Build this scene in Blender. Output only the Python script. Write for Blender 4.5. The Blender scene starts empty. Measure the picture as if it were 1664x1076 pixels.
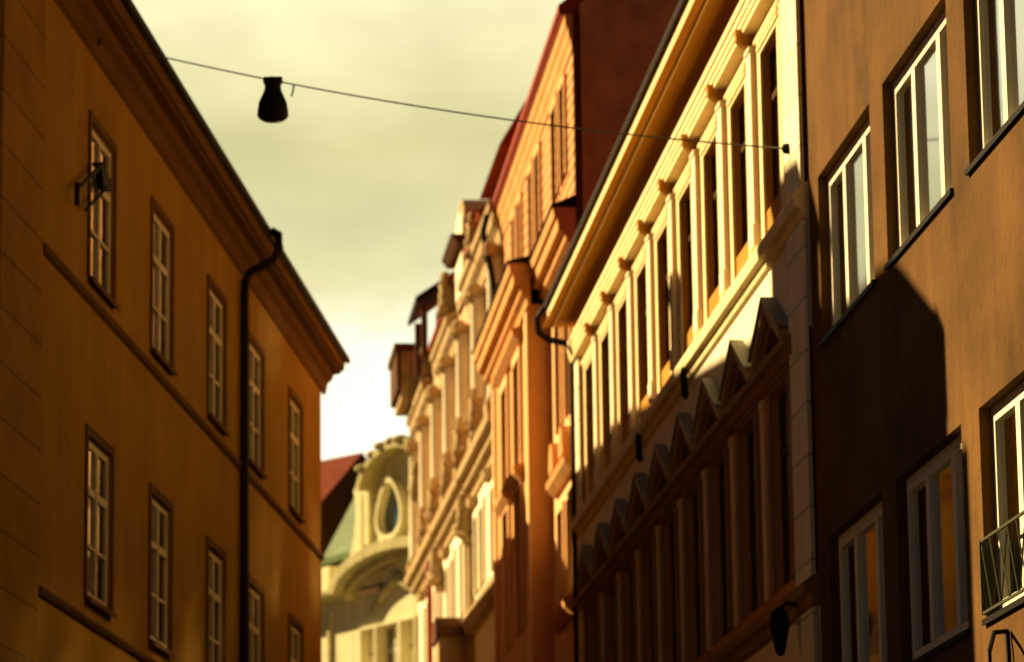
import bpy, bmesh, math, random
from mathutils import Vector, Matrix
R_ = math.radians
random.seed(7)
scn = bpy.context.scene
C = scn.collection

# ------------------------------------------------------------------ camera
EYE = 1.6
cam = bpy.data.cameras.new('camera')
cam.sensor_width = 36.0
cam.lens = 6010.8 / 1664 * 36.0
cam.clip_end = 3000
cam.dof.use_dof = True
cam.dof.focus_distance = 30.0
cam.dof.aperture_fstop = 2.3
cam_o = bpy.data.objects.new('camera', cam)
C.objects.link(cam_o)
pitch, roll = 0.198671, -0.0128994
cam_o.matrix_world = (Matrix.Translation((0, 0, EYE)) @ Matrix.Rotation(math.pi/2 + pitch, 4, 'X')
                      @ Matrix.Rotation(roll, 4, 'Z'))
scn.camera = cam_o

# ------------------------------------------------------------------ light
SUN_A, SUN_E = R_(36), R_(30.6)          # angle ahead of straight left, elevation
to_sun = Vector((-math.cos(SUN_A)*math.cos(SUN_E), math.sin(SUN_A)*math.cos(SUN_E), math.sin(SUN_E)))
sl = bpy.data.lights.new('sun', 'SUN')
sl.energy = 5.0
sl.angle = R_(0.5)
sl.color = (1.0, 0.75, 0.38)
so = bpy.data.objects.new('sun', sl)
so.rotation_euler = to_sun.to_track_quat('Z', 'Y').to_euler()
so.location = (-30, 20, 60)
C.objects.link(so)

w = bpy.data.worlds.new('World')
scn.world = w
w.use_nodes = True
nt = w.node_tree
nt.nodes.clear()
def N(t, **kw):
    n = nt.nodes.new(t)
    for k, v in kw.items(): setattr(n, k, v)
    return n
def math_n(op, a, b=None, c=None, clamp=False):
    n = N('ShaderNodeMath', operation=op); n.use_clamp = clamp
    for i, v in enumerate((a, b, c)):
        if v is None: continue
        if isinstance(v, (int, float)): n.inputs[i].default_value = v
        else: nt.links.new(v, n.inputs[i])
    return n.outputs[0]
out = N('ShaderNodeOutputWorld'); bg = N('ShaderNodeBackground')
bg.inputs['Strength'].default_value = 0.1
nt.links.new(bg.outputs[0], out.inputs[0])
sky = N('ShaderNodeTexSky', sky_type='NISHITA', sun_disc=False)
sky.sun_elevation = SUN_E
sky.sun_rotation = -(math.pi/2 - SUN_A)
tc = N('ShaderNodeTexCoord'); sep = N('ShaderNodeSeparateXYZ')
nt.links.new(tc.outputs['Generated'], sep.inputs[0])
mp = N('ShaderNodeMapping'); mp.inputs['Scale'].default_value = (7, 7, 13)
nt.links.new(tc.outputs['Generated'], mp.inputs[0])
nz = N('ShaderNodeTexNoise'); nz.inputs['Scale'].default_value = 1.0; nz.inputs['Detail'].default_value = 5
nz.inputs['Roughness'].default_value = 0.55
nt.links.new(mp.outputs[0], nz.inputs[0])
wob = math_n('MULTIPLY', math_n('SUBTRACT', nz.outputs[0], 0.5), 0.085)
h = math_n('ADD', math_n('ADD', sep.outputs[2], wob), math_n('MULTIPLY', sep.outputs[0], -0.10))
cr = N('ShaderNodeValToRGB'); nt.links.new(h, cr.inputs[0])
els = cr.color_ramp.elements
stops = [(0.0, (.80, .74, .50)), (0.13, (1.0, .95, .72)), (0.202, (.98, .92, .66)), (0.222, (.58, .53, .26)), (0.25, (.51, .465, .20)),
         (0.272, (.65, .59, .29)), (0.30, (.80, .73, .42)), (0.42, (.66, .58, .30)), (0.62, (.30, .27, .16)), (1.0, (.16, .145, .10))]
els[0].position, els[0].color = stops[0][0], (*stops[0][1], 1)
els[1].position, els[1].color = stops[-1][0], (*stops[-1][1], 1)
for p_, c_ in stops[1:-1]:
    e = els.new(p_); e.color = (*c_, 1)
# brighter towards the sun's side of the sky (ahead), dimmer behind
dv = N('ShaderNodeVectorMath', operation='DOT_PRODUCT'); nt.links.new(tc.outputs['Generated'], dv.inputs[0])
dv.inputs[1].default_value = (0.0, .974, .225)
ar = N('ShaderNodeMapRange', interpolation_type='SMOOTHSTEP'); nt.links.new(dv.outputs['Value'], ar.inputs[0])
for i_, v_ in ((1, .84), (2, .984), (3, .022), (4, 1.0)): ar.inputs[i_].default_value = v_
mp2 = N('ShaderNodeMapping'); mp2.inputs['Scale'].default_value = (22, 22, 48); nt.links.new(tc.outputs['Generated'], mp2.inputs[0])
nz2 = N('ShaderNodeTexNoise'); nz2.inputs['Detail'].default_value = 8; nz2.inputs['Scale'].default_value = 1.0; nt.links.new(mp2.outputs[0], nz2.inputs[0])
tex = math_n('ADD', math_n('MULTIPLY', nz2.outputs[0], 0.42), 0.79)
az = math_n('MULTIPLY', math_n('MULTIPLY', ar.outputs[0], tex), 4.9)
cm = N('ShaderNodeMix', data_type='RGBA', blend_type='MULTIPLY'); cm.inputs[0].default_value = 1
nt.links.new(cr.outputs[0], cm.inputs[6]); nt.links.new(az, cm.inputs[7])
mx = N('ShaderNodeMix', data_type='RGBA'); mx.inputs[0].default_value = 0.96
nt.links.new(sky.outputs[0], mx.inputs[6]); nt.links.new(cm.outputs[2], mx.inputs[7])
nt.links.new(mx.outputs[2], bg.inputs['Color'])

scn.view_settings.view_transform = 'Standard'
scn.view_settings.look = 'None'
scn.view_settings.exposure = 1.5
scn.view_settings.gamma = 1.0
scn.cycles.use_denoising = True
scn.cycles.max_bounces = 8
scn.cycles.diffuse_bounces = 5
scn.cycles.sample_clamp_indirect = 30.0
scn.cycles.blur_glossy = 0.0

# ------------------------------------------------------------------ materials
def mat(name, col, rough=.85, var=.25, scale=1.2, bump=.15, bscale=14, spec=.03, metallic=0.0, streak=0.0, stripe=None, joint=None, emis=None):
    """painted or plain surface: large blotches, vertical weather streaks, fine grain bump"""
    m = bpy.data.materials.new(name); m.use_nodes = True
    t = m.node_tree; b = t.nodes['Principled BSDF']
    def n(ty, **kw):
        x = t.nodes.new(ty)
        for k, v in kw.items(): setattr(x, k, v)
        return x
    def mul(a, f):
        k = n('ShaderNodeMix', data_type='RGBA', blend_type='MULTIPLY'); k.inputs[0].default_value = 1
        t.links.new(a, k.inputs[6]); t.links.new(f, k.inputs[7]); return k.outputs[2]
    b.inputs['Roughness'].default_value = rough
    b.inputs['Specular IOR Level'].default_value = spec
    b.inputs['Metallic'].default_value = metallic
    tcn = n('ShaderNodeTexCoord')
    rgb = n('ShaderNodeRGB'); rgb.outputs[0].default_value = (*col, 1); cur = rgb.outputs[0]
    if var:
        a = n('ShaderNodeTexNoise'); a.inputs['Scale'].default_value = scale; a.inputs['Detail'].default_value = 6; a.inputs['Roughness'].default_value = .65
        t.links.new(tcn.outputs['Object'], a.inputs[0])
        mr = n('ShaderNodeMapRange'); mr.inputs[1].default_value = .3; mr.inputs[2].default_value = .7
        mr.inputs[3].default_value = 1 - var; mr.inputs[4].default_value = 1 + var*.5
        t.links.new(a.outputs[0], mr.inputs[0]); cur = mul(cur, mr.outputs[0])
    if streak:
        mpp = n('ShaderNodeMapping'); mpp.inputs['Scale'].default_value = (3.2, 3.2, .16)
        t.links.new(tcn.outputs['Object'], mpp.inputs[0])
        a2 = n('ShaderNodeTexNoise'); a2.inputs['Scale'].default_value = 1.0; a2.inputs['Detail'].default_value = 5
        t.links.new(mpp.outputs[0], a2.inputs[0])
        mr2 = n('ShaderNodeMapRange'); mr2.inputs[1].default_value = .35; mr2.inputs[2].default_value = .68
        mr2.inputs[3].default_value = 1 + streak*.4; mr2.inputs[4].default_value = 1 - streak
        t.links.new(a2.outputs[0], mr2.inputs[0]); cur = mul(cur, mr2.outputs[0])
    if stripe:                                     # horizontal courses: (pitch, share, colour of the other course)
        sp = n('ShaderNodeSeparateXYZ'); t.links.new(tcn.outputs['Object'], sp.inputs[0])
        d = n('ShaderNodeMath', operation='DIVIDE'); t.links.new(sp.outputs[2], d.inputs[0]); d.inputs[1].default_value = stripe[0]
        fr = n('ShaderNodeMath', operation='FRACT'); t.links.new(d.outputs[0], fr.inputs[0])
        lt = n('ShaderNodeMath', operation='LESS_THAN'); t.links.new(fr.outputs[0], lt.inputs[0]); lt.inputs[1].default_value = stripe[1]
        k = n('ShaderNodeMix', data_type='RGBA'); t.links.new(lt.outputs[0], k.inputs[0]); t.links.new(cur, k.inputs[6]); k.inputs[7].default_value = (*stripe[2], 1)
        cur = k.outputs[2]
    if joint:                                      # block joints: (width, height, mortar, joint colour factor)
        br = n('ShaderNodeTexBrick'); br.inputs['Color1'].default_value = (1, 1, 1, 1); br.inputs['Color2'].default_value = (.9, .9, .9, 1)
        br.inputs['Mortar'].default_value = (joint[3],)*3 + (1,); br.inputs['Scale'].default_value = 1
        br.inputs['Brick Width'].default_value = joint[0]; br.inputs['Row Height'].default_value = joint[1]; br.inputs['Mortar Size'].default_value = joint[2]
        sw = n('ShaderNodeSeparateXYZ'); cb = n('ShaderNodeCombineXYZ')
        t.links.new(tcn.outputs['Object'], sw.inputs[0]); t.links.new(sw.outputs[0], cb.inputs[0]); t.links.new(sw.outputs[2], cb.inputs[1])
        t.links.new(cb.outputs[0], br.inputs[0]); cur = mul(cur, br.outputs[0])
    t.links.new(cur, b.inputs['Base Color'])
    if bump:
        g = n('ShaderNodeTexNoise'); g.inputs['Scale'].default_value = bscale; g.inputs['Detail'].default_value = 6
        t.links.new(tcn.outputs['Object'], g.inputs[0])
        bp = n('ShaderNodeBump'); bp.inputs['Strength'].default_value = bump; bp.inputs['Distance'].default_value = .03
        t.links.new(g.outputs[0], bp.inputs['Height']); t.links.new(bp.outputs[0], b.inputs['Normal'])
    return m

def glass_mat(name, tint, refl=.16, wav=.008, rough=.03):
    """window glass: lets light through, mirrors the street at a glance"""
    m = bpy.data.materials.new(name); m.use_nodes = True
    t = m.node_tree; t.nodes.clear()
    o = t.nodes.new('ShaderNodeOutputMaterial'); mixs = t.nodes.new('ShaderNodeMixShader')
    tr = t.nodes.new('ShaderNodeBsdfTransparent'); tr.inputs[0].default_value = (*tint, 1)
    gl = t.nodes.new('ShaderNodeBsdfGlossy'); gl.inputs['Roughness'].default_value = rough
    fr = t.nodes.new('ShaderNodeFresnel'); fr.inputs[0].default_value = 1.5
    ad = t.nodes.new('ShaderNodeMath'); ad.operation = 'ADD'; ad.use_clamp = True; ad.inputs[1].default_value = refl
    t.links.new(fr.outputs[0], ad.inputs[0]); t.links.new(ad.outputs[0], mixs.inputs[0])
    tcn = t.nodes.new('ShaderNodeTexCoord'); nz_ = t.nodes.new('ShaderNodeTexNoise'); nz_.inputs['Scale'].default_value = 1.6
    t.links.new(tcn.outputs['Object'], nz_.inputs[0])
    bp = t.nodes.new('ShaderNodeBump'); bp.inputs['Strength'].default_value = wav; bp.inputs['Distance'].default_value = .2
    t.links.new(nz_.outputs[0], bp.inputs['Height']); t.links.new(bp.outputs[0], gl.inputs['Normal'])
    t.links.new(tr.outputs[0], mixs.inputs[1]); t.links.new(gl.outputs[0], mixs.inputs[2]); t.links.new(mixs.outputs[0], o.inputs[0])
    return m

M = {}
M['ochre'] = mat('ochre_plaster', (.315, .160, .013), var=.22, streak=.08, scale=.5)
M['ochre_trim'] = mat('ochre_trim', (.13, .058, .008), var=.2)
M['ochre_dark'] = mat('ochre_rusticated_blocks', (.29, .142, .012), var=.25, joint=(9, .66, .02, .6))
M['brown_pl'] = mat('brown_plaster', (.128, .060, .014), var=.55, streak=.12, scale=.42, bump=.35, bscale=9)  # strong broad blotches: mottled plaster plus patches of reflected light
M['cream'] = mat('cream_paint', (.84, .68, .36), var=.16, streak=.1)
M['cream_q'] = mat('cream_block_facing', (.82, .74, .50), var=.12, joint=(1.1, .62, .02, .6))
M['amber'] = mat('amber_plaster', (.50, .225, .035), var=.18, streak=.1)
M['soffit'] = mat('amber_soffit', (.56, .25, .035), var=.12)
M['brownstone'] = mat('brown_painted_stone', (.30, .165, .055), var=.25)
M['relief_lt'] = mat('lightened_ochre_moulding', (.48, .32, .13), var=.2)
M['white'] = mat('white_paint', (.80, .72, .50), var=.1)
M['orange_pl'] = mat('orange_plaster', (.60, .30, .105), var=.15, streak=.14)
M['orange_lt'] = mat('pale_orange_trim', (.76, .46, .21), var=.12)
M['brick'] = mat('striped_brickwork', (.66, .36, .15), var=.14, stripe=(.25, .46, (.34, .10, .028)))
M['firewall'] = mat('red_brown_plaster', (.52, .30, .12), var=.35, streak=.1)
M['dkbrown'] = mat('dark_brown_paint_and_shade', (.10, .042, .016), var=.2)  # brown paint, also stands in for shade on some parts
M['pink'] = mat('pink_striped_brick', (.74, .47, .26), var=.14, stripe=(.25, .36, (.50, .18, .07)))
M['stone'] = mat('weathered_stone', (.44, .31, .15), var=.4, scale=3, bump=.5)
M['e_pl'] = mat('yellow_green_plaster', (.70, .65, .38), var=.22, scale=1.5, streak=.12)
M['e_dk'] = mat('olive_stone_trim', (.46, .41, .20), var=.3, scale=2.5, bump=.4)
M['copper'] = mat('green_sheet_copper', (.105, .15, .055), var=.3, rough=.6, stripe=(.34, .12, (.11, .15, .07)))
M['tiles'] = mat('red_roof_tiles', (.18, .034, .015), var=.35, rough=.9, stripe=(.28, .22, (.14, .028, .014)))
M['redmetal'] = mat('red_painted_metal', (.30, .05, .02), rough=.55, var=.2)
M['zinc'] = mat('grey_sheet_metal', (.26, .245, .19), rough=.6, var=.25, spec=.3)
M['iron'] = mat('black_iron', (.014, .011, .008), rough=.55, var=.2, bump=0)
M['gutter'] = mat('dull_dark_gutter', (.03, .02, .012), rough=.95, var=.2, bump=0, spec=.08)
M['pipe'] = mat('dark_pipe_paint', (.022, .014, .008), rough=.55, var=.2, bump=0)
M['frame_cream'] = mat('cream_window_wood', (.78, .71, .52), rough=.5, var=.1, bump=0)
M['frame_brown'] = mat('brown_window_wood', (.06, .028, .01), rough=.55, var=.2, bump=0)
M['frame_grey'] = mat('grey_window_wood', (.62, .53, .34), rough=.55, var=.15, bump=0)
M['curtain'] = mat('pale_net_curtain', (.82, .78, .64), rough=.95, var=.1, bump=0)
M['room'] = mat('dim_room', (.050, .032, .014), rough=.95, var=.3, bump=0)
M['glass'] = glass_mat('window_glass', (.80, .82, .76), rough=.06)
M['glass_dk'] = glass_mat('old_window_glass', (.45, .40, .28), refl=.55, rough=.10)
M['asphalt'] = mat('cobbled_street', (.10, .085, .07), var=.3, joint=(.14, .14, .012, .5))
M['pave'] = mat('stone_pavement', (.24, .21, .17), var=.25, joint=(.6, .4, .008, .6))

# ------------------------------------------------------------------ helpers
class Frame:
    """A street facade: u runs along it away from the camera, y out into the street, z up; s = metres per unit.
    side +1: right of the street, -1: left.  z = 0 is eye height."""
    def __init__(self, yaw, D, side, s, u0):
        self.side, self.s, self.u0 = side, s, u0
        d = Vector((math.sin(yaw), math.cos(yaw), 0)); n = Vector((math.cos(yaw), -math.sin(yaw), 0)) * side
        self.loc = (n*D + d*u0) * s
        x = d if side > 0 else -d
        self.rot = math.atan2(x.y, x.x)
    def P(self, u, y, z):
        return Vector(((u-self.u0)*self.s*self.side, y*self.s, z*self.s + EYE))
    def Rl(self, u, y, z):                      # relative (shared part meshes)
        return Vector((u*self.s*self.side, y*self.s, z*self.s))
    def world(self, u, y, z):
        p = self.P(u, y, z); p = Matrix.Rotation(self.rot, 3, 'Z') @ p
        return p + self.loc

class MB:
    def __init__(self, f=None): self.v, self.f, self.m, self.fn = [], [], [], f or (lambda a, b, c: Vector((a, b, c)))
    def pts(self, ps):
        i = len(self.v); self.v += [self.fn(*p) for p in ps]; return i
    def face(self, ps, m=0):
        i = self.pts(ps); self.f.append(tuple(range(i, i+len(ps)))); self.m.append(m)
    def box(self, a, b, y0, y1, z0, z1, m=0):
        i = self.pts([(a, y0, z0), (b, y0, z0), (b, y1, z0), (a, y1, z0), (a, y0, z1), (b, y0, z1), (b, y1, z1), (a, y1, z1)])
        for q in ((0, 3, 2, 1), (4, 5, 6, 7), (0, 1, 5, 4), (1, 2, 6, 5), (2, 3, 7, 6), (3, 0, 4, 7)):
            self.f.append(tuple(i+k for k in q)); self.m.append(m)
    def loft(self, A, B, m=0, caps=True):
        n = len(A); i = self.pts(A); j = self.pts(B)
        for k in range(n):
            self.f.append((i+k, i+(k+1) % n, j+(k+1) % n, j+k)); self.m.append(m)
        if caps:
            self.f.append(tuple(range(i+n-1, i-1, -1))); self.m.append(m)
            self.f.append(tuple(range(j, j+n))); self.m.append(m)
    def prof(self, yz, a, b, m=0):              # closed profile run along u
        self.loft([(a, y, z) for y, z in yz], [(b, y, z) for y, z in yz], m)
    def slab(self, uz, y0, y1, m=0):            # outline on the facade given thickness
        self.loft([(u, y0, z) for u, z in uz], [(u, y1, z) for u, z in uz], m)
    def tube(self, path, r, n=10, m=0):
        P = [self.fn(*p) for p in path]; rings = []
        for k, p in enumerate(P):
            t = (P[min(k+1, len(P)-1)] - P[max(k-1, 0)]).normalized()
            a = t.cross(Vector((.3, .2, 1)) if abs(t.z) < .9 else Vector((1, 0.1, 0))).normalized(); b = t.cross(a)
            i = len(self.v); rr = r[k] if isinstance(r, (list, tuple)) else r
            self.v += [p + a*rr*math.cos(2*math.pi*q/n) + b*rr*math.sin(2*math.pi*q/n) for q in range(n)]
            rings.append(i)
        for k in range(len(rings)-1):
            for q in range(n):
                self.f.append((rings[k]+q, rings[k]+(q+1) % n, rings[k+1]+(q+1) % n, rings[k+1]+q)); self.m.append(m)
        self.f.append(tuple(rings[0]+q for q in range(n))); self.m.append(m)
        self.f.append(tuple(rings[-1]+q for q in range(n))); self.m.append(m)
    def ball(self, c, r, m=0, seg=10, rz=None):
        rz = rz or r; c = self.fn(*c); i = len(self.v); k = seg//2
        for a in range(k+1):
            th = math.pi*a/k
            for b in range(seg):
                ph = 2*math.pi*b/seg
                self.v.append(c + Vector((r*math.sin(th)*math.cos(ph), r*math.sin(th)*math.sin(ph), rz*math.cos(th))))
        for a in range(k):
            for b in range(seg):
                self.f.append((i+a*seg+b, i+a*seg+(b+1) % seg, i+(a+1)*seg+(b+1) % seg, i+(a+1)*seg+b)); self.m.append(m)
    def build(self, name, mats, parent=None, loc=None, smooth=False):
        me = bpy.data.meshes.new(name); me.from_pydata([tuple(p) for p in self.v], [], self.f)
        for m in (mats if isinstance(mats, (list, tuple)) else [mats]): me.materials.append(m)
        me.polygons.foreach_set('material_index', self.m)
        bm = bmesh.new(); bm.from_mesh(me)
        bmesh.ops.remove_doubles(bm, verts=bm.verts, dist=1e-5)
        bmesh.ops.recalc_face_normals(bm, faces=bm.faces); bm.to_mesh(me); bm.free()
        if smooth: me.polygons.foreach_set('use_smooth', [True]*len(me.polygons))
        me.update()
        o = bpy.data.objects.new(name, me); C.objects.link(o)
        if parent is not None: o.parent = parent
        if loc is not None: o.location = loc
        return o

def tag(o, label=None, cat=None, group=None, kind=None):
    for k, v in (('label', label), ('category', cat), ('group', group), ('kind', kind)):
        if v: o[k] = v
    return o
def thing(name, fr, label, cat, group=None):
    o = bpy.data.objects.new(name, None); C.objects.link(o)
    o.location = fr.loc; o.rotation_euler = (0, 0, fr.rot)
    return tag(o, label, cat, group)
def copy_tree(o, parent, loc):
    c = o.copy(); C.objects.link(c); c.parent = parent
    if loc is not None: c.location = loc
    for ch in list(o.children): copy_tree(ch, c, None)
    return c

def wall(fr, parent, u0, u1, z0, z1, holes, reveal, mats, y=0.0, back=-1.3, depth=-10, name='wall', ends=(True, True)):
    """facade sheet with window openings, their reveals and a dim room wall behind; mats = [plaster, room]"""
    b = MB(fr.P)
    us = sorted({u0, u1, *[q for h_ in holes for q in h_[:2]]}); zs = sorted({z0, z1, *[q for h_ in holes for q in h_[2:4]]})
    for i in range(len(us)-1):
        for j in range(len(zs)-1):
            cu, cz = (us[i]+us[i+1])/2, (zs[j]+zs[j+1])/2
            if any(h_[0] < cu < h_[1] and h_[2] < cz < h_[3] for h_ in holes): continue
            b.face([(us[i], y, zs[j]), (us[i+1], y, zs[j]), (us[i+1], y, zs[j+1]), (us[i], y, zs[j+1])])
    for a, c, e, g in holes:
        r = y-reveal
        b.face([(a, y, e), (a, r, e), (a, r, g), (a, y, g)]); b.face([(c, y, e), (c, r, e), (c, r, g), (c, y, g)])
        b.face([(a, y, g), (c, y, g), (c, r, g), (a, r, g)]); b.face([(a, y, e), (c, y, e), (c, r, e), (a, r, e)])
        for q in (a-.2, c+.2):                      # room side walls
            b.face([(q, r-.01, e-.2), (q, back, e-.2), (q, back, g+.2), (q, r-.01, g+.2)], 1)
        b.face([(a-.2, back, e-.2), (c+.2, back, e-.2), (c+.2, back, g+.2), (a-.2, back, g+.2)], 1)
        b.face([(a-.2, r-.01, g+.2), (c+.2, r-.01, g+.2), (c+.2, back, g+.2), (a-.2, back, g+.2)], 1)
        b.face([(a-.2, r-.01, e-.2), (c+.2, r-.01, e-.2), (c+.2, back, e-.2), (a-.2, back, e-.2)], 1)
    for q, on in ((u0, ends[0]), (u1, ends[1])):
        if on: b.face([(q, y, z0), (q, depth, z0), (q, depth, z1), (q, y, z1)])
    b.face([(u0, depth, z0), (u1, depth, z0), (u1, depth, z1), (u0, depth, z1)])
    return b.build(name, mats, parent)

def sash_window(fr, parent, w, h, rev, bars, transom, fmat, gmat, loc, curtain=None, fw=.09, sill=None, sill_mat=None, surround=None, sur_mat=None, th=.07, name='window', rails=()):
    """one window, origin at the middle of its opening's foot on the wall face. bars = vertical posts as (pos, width)"""
    b = MB(fr.Rl); y0, y1 = -rev, -rev+th
    b.box(-w/2, -w/2+fw, y0, y1, 0, h); b.box(w/2-fw, w/2, y0, y1, 0, h)
    b.box(-w/2+fw, w/2-fw, y0, y1, 0, fw); b.box(-w/2+fw, w/2-fw, y0, y1, h-fw, h)
    for p, bw in bars: b.box(p-bw/2, p+bw/2, y0+.01, y1+.015, fw, h-fw)
    edges = [-w/2+fw] + [q for p, bw in bars for q in (p-bw/2, p+bw/2)] + [w/2-fw]
    for zt, tw in ([(transom, .12)] if transom else []) + list(rails):
        for i in range(0, len(edges), 2): b.box(edges[i], edges[i+1], y0+.005, y1+.005, zt-tw/2, zt+tw/2)
    win = b.build(name, fmat, parent, loc)
    g = MB(fr.Rl); g.face([(-w/2+fw*.5, y0+th*.4, fw*.5), (w/2-fw*.5, y0+th*.4, fw*.5), (w/2-fw*.5, y0+th*.4, h-fw*.5), (-w/2+fw*.5, y0+th*.4, h-fw*.5)])
    g.build('pane', gmat, win)
    if curtain:
        for a, c in curtain:
            k = MB(fr.Rl); n = 16; top, bot = [], []
            for i in range(n+1):
                u = a+(c-a)*i/n; yy = -rev-.12+.05*math.sin(i*1.9)
                top.append((u, yy, h)); bot.append((u, yy, .02))
            for i in range(n): k.face([bot[i], bot[i+1], top[i+1], top[i]])
            k.build('curtain', M['curtain'], win)
    if sill:
        s_ = MB(fr.Rl); s_.prof([(-rev+th, -.02), (sill, -.10), (sill, -.02), (-rev+th, .035)], -w/2-.08, w/2+.08); s_.build('sill', sill_mat, win)
    if surround:
        k, t = surround
        q = MB(fr.Rl)
        q.box(-w/2-k, -w/2, .002, t, -.0, h+k); q.box(w/2, w/2+k, .002, t, 0, h+k); q.box(-w/2, w/2, .002, t, h, h+k)
        q.build('surround', sur_mat, win)
    return win

G = lambda s: -EYE/s - .05/s      # foot of walls, in units

# ------------------------------------------------------------------ ground
yl, yr, sL, sR = 0.069513, -0.0863, .9, .72
b = MB(); b.face([(-900, -300, -.01), (900, -300, -.01), (900, 1500, -.01), (-900, 1500, -.01)])
tag(b.build('ground', M['asphalt']), kind='structure')
FL = Frame(yl, 10, -1, sL, 81.4)
FR = Frame(yr, 10, 1, sR, 58.65)
b = MB(); A = [(-8.0, -60), (5.7, -60), (5.7, 0), (0.9, 60), (-5.2, 125), (-9, 131), (-7.6, 90), (-3.4, 74), (-5.8, 0)]
b.f.append(tuple(range(len(A)))); b.v = [Vector((x, y, .0)) for x, y in A]; b.m = [0]
tag(b.build('road', M['asphalt']), kind='structure')
for fr, u0, u1, nm in ((FL, 30, 81.4, 'pavement'), (FR, 20, 118, 'pavement')):
    b = MB(fr.P); b.box(u0, u1, -.2, 1.7, -EYE/fr.s, (-EYE+.13)/fr.s); b.box(u0, u1, 1.7, 1.95, -EYE/fr.s, (-EYE+.14)/fr.s)
    tag(b.build(nm, M['pave']), kind='structure').location = fr.loc
for o in C.objects:
    if o.name.startswith('pavement'):
        o.rotation_euler = (0, 0, FL.rot if o.name == 'pavement' else FR.rot)

# ------------------------------------------------------------------ left ochre house
ROOT = thing('ochre_house', FL, 'long ochre plastered house in shade on the left with deep eaves and tall casement windows', 'building')
hl = []
WL = 2.0
cL = [54.15, 59.7, 65.75, 70.85, 76.9]
for c in cL:
    hl += [(c-WL/2, c+WL/2, 11.72, 14.1), (c-WL/2, c+WL/2, 6.95, 9.35)]
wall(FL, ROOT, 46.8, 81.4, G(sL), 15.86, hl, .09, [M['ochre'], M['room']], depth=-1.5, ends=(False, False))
b = MB(FL.P)      # end walls: the unseen near one cut along the sun for an upright shadow edge
b.face([(46.8, 0, G(sL)), (60, -11, G(sL)), (60, -11, 15.86), (46.8, 0, 15.86)]); b.face([(81.4, 0, G(sL)), (81.4, -11, G(sL)), (81.4, -11, 15.86), (81.4, 0, 15.86)])
b.face([(60, -11, G(sL)), (81.4, -11, G(sL)), (81.4, -11, 15.86), (60, -11, 15.86)]); b.build('end_wall', M['ochre'], ROOT)
first = None
for c in cL:
    for z in (11.72, 6.95):
        loc = FL.P(c, 0, z)
        if first is None:
            first = sash_window(FL, ROOT, WL, 2.39, .09, [(0, .13)], 1.62, M['frame_grey'], M['glass'], loc, curtain=[(-.75, -.32), (.3, .78)], fw=.12,
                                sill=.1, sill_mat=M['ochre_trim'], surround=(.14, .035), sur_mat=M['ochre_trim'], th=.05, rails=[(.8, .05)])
        else: copy_tree(first, ROOT, loc)
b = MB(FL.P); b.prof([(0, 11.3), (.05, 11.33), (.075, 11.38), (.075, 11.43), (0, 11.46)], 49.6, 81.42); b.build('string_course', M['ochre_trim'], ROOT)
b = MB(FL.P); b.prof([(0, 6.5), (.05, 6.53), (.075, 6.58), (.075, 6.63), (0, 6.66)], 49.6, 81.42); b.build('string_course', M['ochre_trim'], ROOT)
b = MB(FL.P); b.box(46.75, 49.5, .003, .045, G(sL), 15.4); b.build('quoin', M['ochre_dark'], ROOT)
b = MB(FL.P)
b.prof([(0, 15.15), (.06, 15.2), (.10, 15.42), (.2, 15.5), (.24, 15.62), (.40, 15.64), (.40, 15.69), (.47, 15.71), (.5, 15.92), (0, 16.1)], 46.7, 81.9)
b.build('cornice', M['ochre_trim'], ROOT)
b = MB(FL.P)
pts = [(.42+.09*math.cos(t), 15.94+.075*math.sin(t)) for t in [math.pi*k/8 for k in range(8, 17)]]
b.prof([(.60, 15.9), (.60, 16.0), (.0, 16.14), (.0, 16.105), (.5, 15.925), (.53, 15.88)], 46.7, 82.0); b.build('gutter', M['pipe'], ROOT)
# roof: hipped at both ends, with chimneys
b = MB(FL.P); e0, zr = 15.98, 15.98 + 4.25/sL
Ar, Br = (52.2, -5.0, zr), (76.4, -5.0, zr)
q = [(46.7, .52, e0), (82.0, .52, e0), (82.0, -11, e0), (60.2, -11, e0)]
for ps in ([q[0], q[1], Br, Ar], [q[1], q[2], Br], [q[2], q[3], Ar, Br], [q[3], q[0], Ar], [q[3], q[2], q[1], q[0]]): b.face(ps)
roofL = b.build('roof', M['tiles'], ROOT)
def chimney(fr, parent, u0, u1, y0, y1, z0, z1, m=M['stone']):
    c_ = MB(fr.P); c_.box(u0, u1, y0, y1, z0, z1); c_.box(u0-.12, u1+.12, y0-.12, y1+.12, z1, z1+.25)
    for k in range(2):
        uu = u0+(u1-u0)*(.3+.4*k); c_.box(uu-.18, uu+.18, (y0+y1)/2-.18, (y0+y1)/2+.18, z1+.25, z1+.6)
    return c_.build('chimney', m, parent)
chimney(FL, roofL, 57.2, 59.7, -5.7, -4.5, 19.8, 22.0)
chimney(FL, roofL, 67.3, 68.4, -3.6, -2.8, 18.0, 20.6)
# downpipe with its swan neck
b = MB(FL.P)
b.tube([(68.62, .62, 15.93), (68.62, .76, 15.85), (68.62, .78, 15.6), (68.62, .66, 15.36), (68.62, .4, 15.22), (68.62, .2, 15.12), (68.62, .12, 14.95), (68.62, .11, 14.6),
        (68.62, .11, 8), (68.62, .11, -1.6)], .078); b.build('downpipe', M['pipe'], ROOT, smooth=True)

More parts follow.
